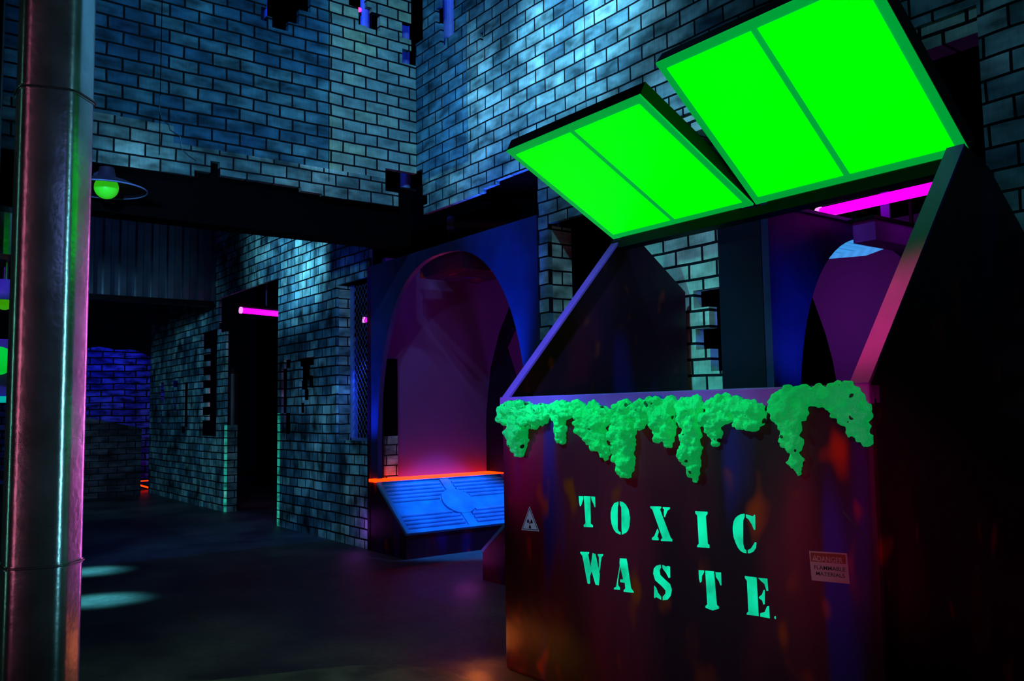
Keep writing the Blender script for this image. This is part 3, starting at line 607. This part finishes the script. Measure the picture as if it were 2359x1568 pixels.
# posts glimpsed through the little holes and the door
for x, y, z1, lab in ((-10.03, 4.55, 2.3, 'thin red-lit pipe behind the stepped hole right of the doorway'), (-10.6, 4.75, 2.3, 'red-lit pipe just inside the right side of the doorway')):
    t = thing('thin_pipe', lab, 'pipe', (x, y, 0)); obj('shaft', tube(bmesh.new(), (x, y, 0), (x, y, z1), .035), M['steel_dark'], t, smooth=False); obj('cap', tube(bmesh.new(), (x, y, z1), (x, y, z1+.02), .045), M['black_metal'], t)
t = thing('door_column', 'dark round metal column standing against the left jamb of the doorway', 'column', (-12.79, 4.335, 0))
obj('shaft', tube(bmesh.new(), (-12.79, 4.335, 0), (-12.79, 4.335, 2.02), .09, 28), M['steel_dark'], t, smooth=False)
obj('collar', tube(bmesh.new(), (-12.79, 4.335, 2.02), (-12.79, 4.335, 2.10), .10, 28), M['black_metal'], t)
point('door_red', (-12.95, 4.30, 1.7), (1, .05, .02), 1.2, .04)
point('hole_red', (-10.2, 4.45, 1.7), (1, .05, .2), 1.2, .04)

# ductwork and pipe above the left booth
t = thing('ceiling_duct', 'dark square duct hanging inside the top of the left arch, reddish in front', 'duct', (-7.2, 4.9, 2.8))
obj('duct_body', box(bmesh.new(), (-7.58, 4.5, 2.78), (-6.80, 5.2, 3.0)), M['skip'], t)
obj('flange', box(bmesh.new(), (-7.60, 4.48, 2.99), (-6.78, 5.22, 3.02)), M['black_metal'], t)
obj('hanger', box(bmesh.new(), (-7.2, 4.6, 3.02), (-7.17, 4.63, 3.6)), M['black_metal'], t)
point('duct_red', (-7.0, 4.36, 2.6), (1, .06, .25), .9, .05)
t = thing('round_duct', 'grey round duct above the left arch under the torn brick edge', 'duct', (-6.8, 4.8, 3.2))
obj('pipe', tube(bmesh.new(), (-7.15, 4.62, 3.28), (-6.1, 5.3, 3.16), .075, 24), M['steel_dark'], t, smooth=False)
obj('collar', tube(bmesh.new(), (-7.17, 4.607, 3.282), (-7.10, 4.65, 3.276), .085, 24), M['galv'], t)
obj('hanger', box(bmesh.new(), (-6.6, 4.95, 3.28), (-6.58, 4.97, 3.9)), M['black_metal'], t)
# curved ribs inside the booths
bm = bmesh.new()
prism(bm, [(x, 5.62, z) for x, z in [(-8.06, .73), (-8.02, 1.39), (-7.93, 1.88), (-7.75, 2.28), (-7.50, 2.62), (-7.29, 2.84), (-6.9, 3.0), (-6.3, 3.05), (-6.3, 2.85), (-6.8, 2.72), (-7.23, 2.48), (-7.38, 2.37), (-7.57, 2.27), (-7.70, 2.11), (-7.55, 1.8), (-7.45, 1.2), (-7.43, .73)]], (0, .08, 0))
tag(obj('curved_rib', bm, M['dark_navy']), 'dark curved rib at the back of the left booth', 'rib', None)
bm = bmesh.new()
prism(bm, [(x, 5.9, z) for x, z in [(-5.1, 0), (-5.1, 3.0), (-4.5, 2.8), (-4.06, 2.42), (-3.97, 2.17), (-3.90, 1.96), (-3.85, 1.75), (-3.82, 1.55), (-3.80, 1.2), (-3.80, 0)]], (0, .1, 0))
tag(obj('curved_rib', bm, M['black']), 'black curved rib in the lower left of the right booth', 'rib', None)

# ------------------------------------------------------------ right booth
t = thing('arch_panel', 'blue-lit metal arch front of the right booth, behind the toxic waste skip', 'arch', (-3.08, 5.2, 0), 'booth arches')
cy, hw = 5.38, .94
pts = []
for i in range(41):
    a = math.pi*i/40; c, s = math.cos(a), math.sin(a)
    pts.append((cy+hw*(1 if c >= 0 else -1)*abs(c)**.8, 1.15+1.36*abs(s)**.85))
pl = [(6.4, 0), (6.4, 2.59), (4.20, 2.59), (4.20, 0), (cy-hw, 0)] + pts[::-1] + [(cy+hw, 0)]
obj('arch_face', prism(bmesh.new(), [(-3.08, y, z) for y, z in pl], (-.06, 0, 0)), M['arch'], t)
obj('corner_post', box(bmesh.new(), (-3.10, 4.16, 0), (-3.05, 4.22, 2.60)), M['blue_paint'] if 0 else M['arch'], t)
obj('top_rail', box(bmesh.new(), (-3.10, 4.2, 2.59), (-3.06, 6.4, 2.61)), M['blue_paint'], t)
t = thing('ceiling_duct', 'dark violet square duct across the top of the right arch', 'duct', (-2.9, 5.2, 2.4))
obj('hanger', box(bmesh.new(), (-2.9, 5.47, 2.56), (-2.88, 5.49, 6.6)), M['black_metal'], t)
obj('duct_body', box(bmesh.new(), (-2.95, 4.88, 2.41), (-2.80, 5.52, 2.54)), M['rim'], t)
spot('duct_violet', (-1.9, 4.9, 2.9), (-2.8, 5.2, 2.47), (.5, .1, 1), .8, 30, 1)
obj('flange', box(bmesh.new(), (-2.97, 4.86, 2.54), (-2.79, 5.54, 2.56)), M['black_metal'], t)
t = thing('grille_light', 'pale blue perforated light panel in the top of the right booth', 'light', (-3.5, 5.8, 2.5))
gm = mat('grille', (.3, .55, .8), .5, emit=(.05, .33, .85), es=.75)
n = gm.node_tree.nodes; lk = gm.node_tree.links
vo = n.new('ShaderNodeTexVoronoi'); vo.inputs['Scale'].default_value = 55; vo.inputs['Randomness'].default_value = 0
lk.new(n['Texture Coordinate'].outputs['Object'], vo.inputs['Vector'])
mr = n.new('ShaderNodeMapRange'); mr.inputs['From Min'].default_value = .2; mr.inputs['From Max'].default_value = .5; mr.inputs['To Min'].default_value = .5; mr.inputs['To Max'].default_value = 1.0
lk.new(vo.outputs['Distance'], mr.inputs['Value']); lk.new(mr.outputs[0], n['Principled BSDF'].inputs['Emission Strength'])
bm = bmesh.new(); prism(bm, [(-3.62, 5.25, 2.43), (-3.62, 6.15, 2.56), (-3.30, 6.15, 2.62), (-3.30, 5.45, 2.62), (-3.50, 5.2, 2.5)], (0, 0, .03))
obj('grille_panel', bm, gm, t)
obj('hanger', box(bmesh.new(), (-3.52, 5.8, 2.60), (-3.49, 5.83, 6.6)), M['black_metal'], t)

# ------------------------------------------------------------ left foreground: tall octagonal sheet-metal column
t = thing('metal_column', 'tall galvanised sheet-metal column with seam bands, standing at the far left', 'column', (-3.16, .465, 0))
def column_ring(z, grow=0., n=5):
    """outline of the folded column at height z, facing the hall"""
    c = V((-3.175, .455)); f = V((.9897, -.1430)); f = V((3.175, -.455)).normalized(); r = V((-f.y, f.x)) # towards the entrance / to its right
    P = [(-.110, -.060), (-.092, .045), (-.02, .066), (.055, .070), (.078, .050), (.128, -.030), (.118, -.10), (-.08, -.12)]
    rad = [.012, .028, .03, .018, .012, .018, .02, .02]
    out = []
    for i, (a, b) in enumerate(P):
        p = V((a, b)); q0 = V(P[i-1]); q1 = V(P[(i+1) % len(P)])
        d0 = (q0-p).normalized(); d1 = (q1-p).normalized(); k = rad[i]
        s, e = p+d0*k, p+d1*k
        for j in range(n+1):
            u = j/n; out.append(s*(1-u)**2 + p*2*u*(1-u) + e*u**2)
    res = []
    for q in out:
        q = q*(1+grow/.13); w = c + r*q.x + f*q.y; res.append(V((w.x, w.y, z)))
    return res
def column_shell(z0, z1, grow=0., caps=False):
    bm = bmesh.new(); A = [bm.verts.new(p) for p in column_ring(z0, grow)]; B = [bm.verts.new(p) for p in column_ring(z1, grow)]
    n = len(A)
    for i in range(n): bm.faces.new((A[i], A[(i+1) % n], B[(i+1) % n], B[i]))
    if caps: bm.faces.new(A[::-1]); bm.faces.new(B)
    bmesh.ops.recalc_face_normals(bm, faces=bm.faces[:]); return bm
for a, b in ((0, .93), (.93, 2.49), (2.49, 6.6)):
    obj('column_section', column_shell(a, b), M['galv'], t, smooth=True)
for z in (.93, 2.49):
    obj('seam_band', column_shell(z-.008, z+.008, .004, True), M['galv'], t)
    bm = bmesh.new(); R = column_ring(z, .005); path_tube(bm, R+R[:1], .004, 6); obj('seam_bead', bm, M['steel_dark'], t)

# ------------------------------------------------------------ lamps and gear at the far left
t = thing('dish_lamp', 'wide blue-rimmed dish lamp with green bulb under the brick bulkhead', 'lamp', (-6.9, 1.34, 3.1))
c = (-6.78, 1.342, 3.115)
obj('shade', lathe(bmesh.new(), [(.05, .13), (.065, .06), (.15, .03), (.275, -.03), (.28, -.035), (.272, -.032), (.15, .02), (.05, .05)], 48, c), mat('lamp_enamel', (.03, .015, .05), .6), t, smooth=True)
obj('rim', lathe(bmesh.new(), [(.276, -.034), (.281, -.028), (.286, -.035), (.280, -.041), (.276, -.034)], 48, c), M['blue_paint'], t, smooth=True)
obj('bulb', sphere(bmesh.new(), (c[0], c[1], c[2]-.02), .085, 3), M['bulb'], t, smooth=True, label='glowing green bulb')
obj('wall_arm', tube(bmesh.new(), (c[0], c[1], c[2]+.11), (-7.17, 1.342, 3.28), .02), M['blue_paint'], t)
spot('dish_uv', (-6.7, 1.3, 4.4), (-6.80, 1.34, 3.1), UV, 8, 40, 1)
t = thing('cup_lamp', 'small blue cup lamp with green bulb at the left edge, under a grey drum', 'lamp', (-5.92, .62, 2.11))
obj('shade', lathe(bmesh.new(), [(.05, .10), (.09, .03), (.12, -.03), (.11, -.03), (.04, .09)], 28, (-5.90, .62, 2.13)), M['blue_paint'], t, smooth=True)
obj('bulb', sphere(bmesh.new(), (-5.90, .62, 2.105), .055, 3), M['bulb_dim'], t, smooth=True)
obj('stem', tube(bmesh.new(), (-5.90, .62, 2.22), (-5.90, .62, 2.34), .015), M['galv'], t)
spot('cup_uv', (-5.4, .4, 2.5), (-5.90, .62, 2.13), (.25, .08, 1), 5, 40, 1)
t = thing('grey_drum', 'grey metal drum hanging above the blue cup lamp at the left edge', 'drum', (-5.9, .6, 2.3))
obj('drum_body', lathe(bmesh.new(), [(.001, 2.345), (.15, 2.34), (.17, 2.37), (.17, 2.62), (.15, 2.66), (.001, 2.68)], 32, (-5.95, .56, 0)), M['galv'], t, smooth=False)
obj('hanger', tube(bmesh.new(), (-5.95, .56, 2.66), (-5.95, .56, 6.6), .02), M['steel_dark'], t)
t = thing('pinball_cabinet', 'cyan box with glowing green ball knob on a dark stand, left edge', 'cabinet', (-5.98, .55, 0))
boxo('head_box', (-6.10, .35, 1.53), (-5.95, .70, 1.88), M['rim'], t, bevel=.01)
boxo('trim_bar', (-6.12, .33, 1.50), (-5.93, .69, 1.535), M['cyan_paint'], t)
obj('ball_knob', sphere(bmesh.new(), (-5.90, .60, 1.745), .085, 3), mat('ball_green', (.03, .9, .12), .3, emit=(0, .45, .02), es=1), t, smooth=True)
boxo('stand', (-6.16, .20, 0), (-5.95, .62, 1.50), M['dark_navy'], t)
for z in (.42, .62, .12): boxo('stripe', (-5.951, .22, z), (-5.945, .615, z+.02), M['cyan_paint'], t)
boxo('edge_strip', (-5.952, .60, .10), (-5.944, .615, 1.45), M['cyan_paint'], t)
spot('cabinet_light', (-5.0, .2, 2.4), (-5.98, .55, 1.7), (.1, .6, 1), 12, 40, 1)

# ------------------------------------------------------------ orange edge strips at the far end
bm = bmesh.new(); prism(bm, [(-17.5, 4.16, .095), (-17.5, 4.42, .0), (-17.5, 4.42, .03), (-17.5, 4.16, .125)], (-.04, 0, 0)); 
tag(obj('floor_strip', bm, M['orange']), 'glowing orange strip low down past the end of the low grey wall', 'light strip')
bm = bmesh.new(); box(bm, (-17.54, 4.16, .17), (-17.52, 4.42, .185)); tag(obj('floor_strip', bm, M['orange']), 'thinner upper orange strip behind the brighter one at the far end', 'light strip')

# ------------------------------------------------------------ THE TOXIC WASTE SKIP
skip = thing('waste_skip', 'large dark toxic waste skip with open glowing green lids and green slime', 'skip', (-2.8, 3.5, 0))
YF = 2.828; XL, XR = -3.89, -1.67; TH = .055
front = boxo('front_panel', (XL, YF, .0), (XR, YF+.05, 1.445), M['skip'], skip, bevel=.02)
# sloping side panels
def side(x0, x1, prof, nm):
    o = obj(nm, prism(bmesh.new(), [(x0, y, z) for y, z in prof], (x1-x0, 0, 0)), M['skip'], skip); return o
PL = [(YF+.03, 0), (YF+.03, 1.40), (YF+.0, 1.455), (3.73, 2.455), (3.98, 2.455), (4.36, 2.18), (4.36, 0)]
PR = [(YF+.03, 0), (YF+.03, 1.40), (YF+.0, 1.475), (3.64, 2.48), (3.84, 2.42), (4.146, 2.17), (4.146, 0)]
sl = side(XL, XL+.012, PL, 'side_panel'); sr = side(XR-.012, XR, PR, 'side_panel')
# folded rim flanges along the sloping edges
def flange(x0, x1, y0, z0, y1, z1, w, parent):
    d = V((0, y1-y0, z1-z0)).normalized(); nn = V((0, -d.z, d.y))
    a, b = V((x0, y0, z0)), V((x0, y1, z1))
    bm = bmesh.new(); prism(bm, [a, b, b+nn*w, a+nn*w], (x1-x0, 0, 0)); return obj('rim_flange', bm, M['rim'], parent)
flange(XL, XL+.065, YF-.002, 1.452, 3.73, 2.455, .012, sl)
flange(XR-.075, XR, YF-.002, 1.475, 3.64, 2.48, .012, sr)
obj('front_rim', box(bmesh.new(), (XL, YF-.012, 1.405), (XR, YF+.06, 1.478)), M['rim'], skip, bevel=.006)
boxo('back_panel', (XL, 4.10, 0), (XR-.02, 4.14, 1.45), M['skip'], skip)
boxo('bottom_panel', (XL+.02, YF+.03, .02), (XR-.02, 4.10, .06), M['skip'], skip)
obj('ridge_beam', box(bmesh.new(), (XL, 3.70, 2.405), (XR, 3.80, 2.455)), M['black_metal'], skip)
# lids: shallow light boxes hinged on the ridge
def lid(x0, x1, y_out, z_out, label):
    a = V((0, 3.72, 2.470)); b = V((0, y_out, z_out)); d = (b-a); L = d.length; d.normalize(); nn = V((0, -d.z, d.y))
    if nn.z < 0: nn = -nn
    def slab(bm, s0, s1, xa, xb, h0, h1):
        P = [a+d*s0+nn*h0+V((xa, 0, 0)), a+d*s1+nn*h0+V((xa, 0, 0)), a+d*s1+nn*h0+V((xb, 0, 0)), a+d*s0+nn*h0+V((xb, 0, 0))]
        return prism(bm, P, nn*(h1-h0))
    body = obj('lid', slab(bmesh.new(), 0, L, x0, x1, .012, .085), M['black_metal'], skip, label=label)
    obj('diffuser_border', slab(bmesh.new(), .0, L-.0, x0+.003, x1-.003, .0, .011), M['pane_edge'], body)
    m = (x0+x1)/2; e = .045
    for xa, xb in ((x0+e, m-.018), (m+.018, x1-e)):
        obj('light_pane', slab(bmesh.new(), e, L-e, xa, xb, -.003, .001), M['pane'], body, label='bright green glowing pane')
    obj('hinge', tube(bmesh.new(), a+V((x0+.08, 0, -.01)), a+V((x1-.08, 0, -.01)), .012, 10), M['black_metal'], body)
lid(XL, -2.812, 2.888, 2.892, 'left lid, opened lower, with two green panes')
lid(-2.800, -1.69, 2.985, 3.065, 'right lid, opened higher, with two green panes')

# stencilled letters
for ch, polys in LETTERS:
    bm = bmesh.new()
    for pl in polys:
        vs = [bm.verts.new((x, YF-.0012, z)) for x, z in pl]; bm.faces.new(vs)
    bmesh.ops.recalc_face_normals(bm, faces=bm.faces[:])
    bmesh.ops.triangulate(bm, faces=bm.faces[:])
    obj('stencil_letter', bm, M['fluo_green'], front, label='green stencilled letter '+ch)

# stickers
def flat(name, pts, m, y, parent, label=None):
    bm = bmesh.new(); bm.faces.new([bm.verts.new((x, y, z)) for x, z in pts]); bmesh.ops.triangulate(bm, faces=bm.faces[:])
    return obj(name, bm, m, parent, label=label)
grey = mat('sticker_grey', (.28, .34, .42), .6, emit=(.05, .10, .16), es=.7); ink = mat('sticker_ink', (.01, .01, .015), .7)
red = mat('sticker_red', (.16, .005, .01), .6); pale = mat('sticker_pale', (.30, .12, .22), .6)
tri = [(-3.646, .896), (-3.567, .772), (-3.721, .764)]; cx = sum(p[0] for p in tri)/3; cz = sum(p[1] for p in tri)/3
def shr(k): return [(cx+(x-cx)*k, cz+(z-cz)*k) for x, z in tri]
st = flat('radiation_sticker', tri, grey, YF-.0010, front, 'small grey triangle sticker with radiation trefoil')
flat('sticker_outline', shr(.90), ink, YF-.0013, st); flat('sticker_field', shr(.80), grey, YF-.0016, st)
tz = cz-.004
for k in range(3):
    a0 = math.radians(270+120*k); P = []
    for r, rng in ((.010, (-26, 26)), (.028, (26, -26))):
        for j in range(7):
            a = a0+math.radians(rng[0]+(rng[1]-rng[0])*j/6); P.append((cx+r*math.cos(a)*.9, tz+r*math.sin(a)))
    flat('trefoil_blade', P, ink, YF-.0019, st)
flat('trefoil_dot', [(cx+.006*math.cos(i*math.pi/6), tz+.006*math.sin(i*math.pi/6)) for i in range(12)], ink, YF-.0019, st)

def text(name, s, x, z, w, h, m, y, parent, rot=0):
    cu = bpy.data.curves.new(name, 'FONT'); cu.body = s; cu.align_x = 'CENTER'; cu.align_y = 'CENTER'; cu.offset = .012
    o = bpy.data.objects.new(name, cu); COL.objects.link(o)
    dg = bpy.context.evaluated_depsgraph_get(); me = bpy.data.meshes.new_from_object(o.evaluated_get(dg))
    bpy.data.objects.remove(o); bpy.data.curves.remove(cu)
    xs = [v.co.x for v in me.vertices]; ys = [v.co.y for v in me.vertices]
    ax, ay = (min(xs)+max(xs))/2, (min(ys)+max(ys))/2; sx, sy = w/(max(xs)-min(xs)), h/(max(ys)-min(ys))
    for v in me.vertices:
        lx, lz = (v.co.x-ax)*sx, (v.co.y-ay)*sy
        v.co = (x+lx*math.cos(rot)-lz*math.sin(rot), y, z+lx*math.sin(rot)+lz*math.cos(rot))
    me.materials.clear(); me.materials.append(m)
    o = bpy.data.objects.new(name, me); COL.objects.link(o); o.parent = parent; o.matrix_parent_inverse = Matrix.Identity(4)
    return o
SX0, SX1, SZ0, SZ1 = -1.949, -1.793, .763, .868
sg = flat('danger_sign', [(SX0, SZ1-.004), (SX1, SZ1+.006), (SX1+.006, SZ0+.004), (SX0+.006, SZ0-.006)], pale, YF-.0010, front, 'small faded danger sign')
flat('danger_band', [(SX0+.006, SZ1-.009), (SX1-.006, SZ1), (SX1-.005, SZ1-.033), (SX0+.007, SZ1-.042)], red, YF-.0014, sg)
text('sign_text', 'DANGER', -1.863, .843, .105, .020, pale, YF-.0018, sg, .055)
flat('alert_triangle', [(SX0+.012, .831), (SX0+.035, .8325), (SX0+.0235, .853)], pale, YF-.0018, sg)
flat('alert_mark', [(SX0+.022, .836), (SX0+.026, .836), (SX0+.0255, .848), (SX0+.0225, .848)], red, YF-.0021, sg)
text('sign_text', 'FLAMMABLE', -1.866, .811, .128, .0145, ink, YF-.0014, sg, .06)
text('sign_text', 'MATERIALS', -1.864, .789, .118, .0145, ink, YF-.0014, sg, .06)
# long scratch near the right edge
bm = bmesh.new(); tube(bm, (-1.80, YF-.001, 1.02), (-1.715, YF-.001, .935), .0016, 5); obj('scratch', bm, M['galv'], front)

# slime: foamed lumps and drips, one continuous mass per clump
def slime(pts, seed):
    bm = bmesh.new(); rnd = random.Random(seed)
    for x, z, r in pts:
        r *= .93
        sphere(bm, (x, YF-r*.35, z), r, 2)
        for k in range(9):
            a = rnd.uniform(0, 6.283); rr = r*rnd.uniform(.28, .5); q = r*rnd.uniform(.5, .8)
            sphere(bm, (x+q*math.cos(a), YF-r*.35-r*rnd.uniform(.0, .9), z+q*math.sin(a)), rr, 2)
    me = bpy.data.meshes.new('s'); bm.to_mesh(me); bm.free()
    o = bpy.data.objects.new('s', me); COL.objects.link(o)
    md = o.modifiers.new('r', 'REMESH'); md.mode = 'VOXEL'; md.voxel_size = .0065
    dg = bpy.context.evaluated_depsgraph_get(); m2 = bpy.data.meshes.new_from_object(o.evaluated_get(dg)); bpy.data.objects.remove(o)
    bm = bmesh.new(); bm.from_mesh(m2); bm.normal_update()
    for _ in range(2): bmesh.ops.smooth_vert(bm, verts=bm.verts[:], factor=.5, use_axis_x=True, use_axis_y=True, use_axis_z=True)
    bm.normal_update()
    for v in bm.verts:
        p = v.co
        n1 = noise.noise(V((p.x*22, p.y*22, p.z*30))); n2 = noise.noise(p*60+V((7, 3, 1)))
        v.co = p + v.normal*(n1*.014+n2*.010)
    for v in bm.verts: v.co.y = min(v.co.y, YF+.012) if v.co.z < 1.40 else v.co.y
    return bm
for k, pts in enumerate(SLIME):
    obj('slime_drip', slime(pts, 40+k), M['slime'], skip, smooth=True, label='lumpy glowing green slime dripping down the front')
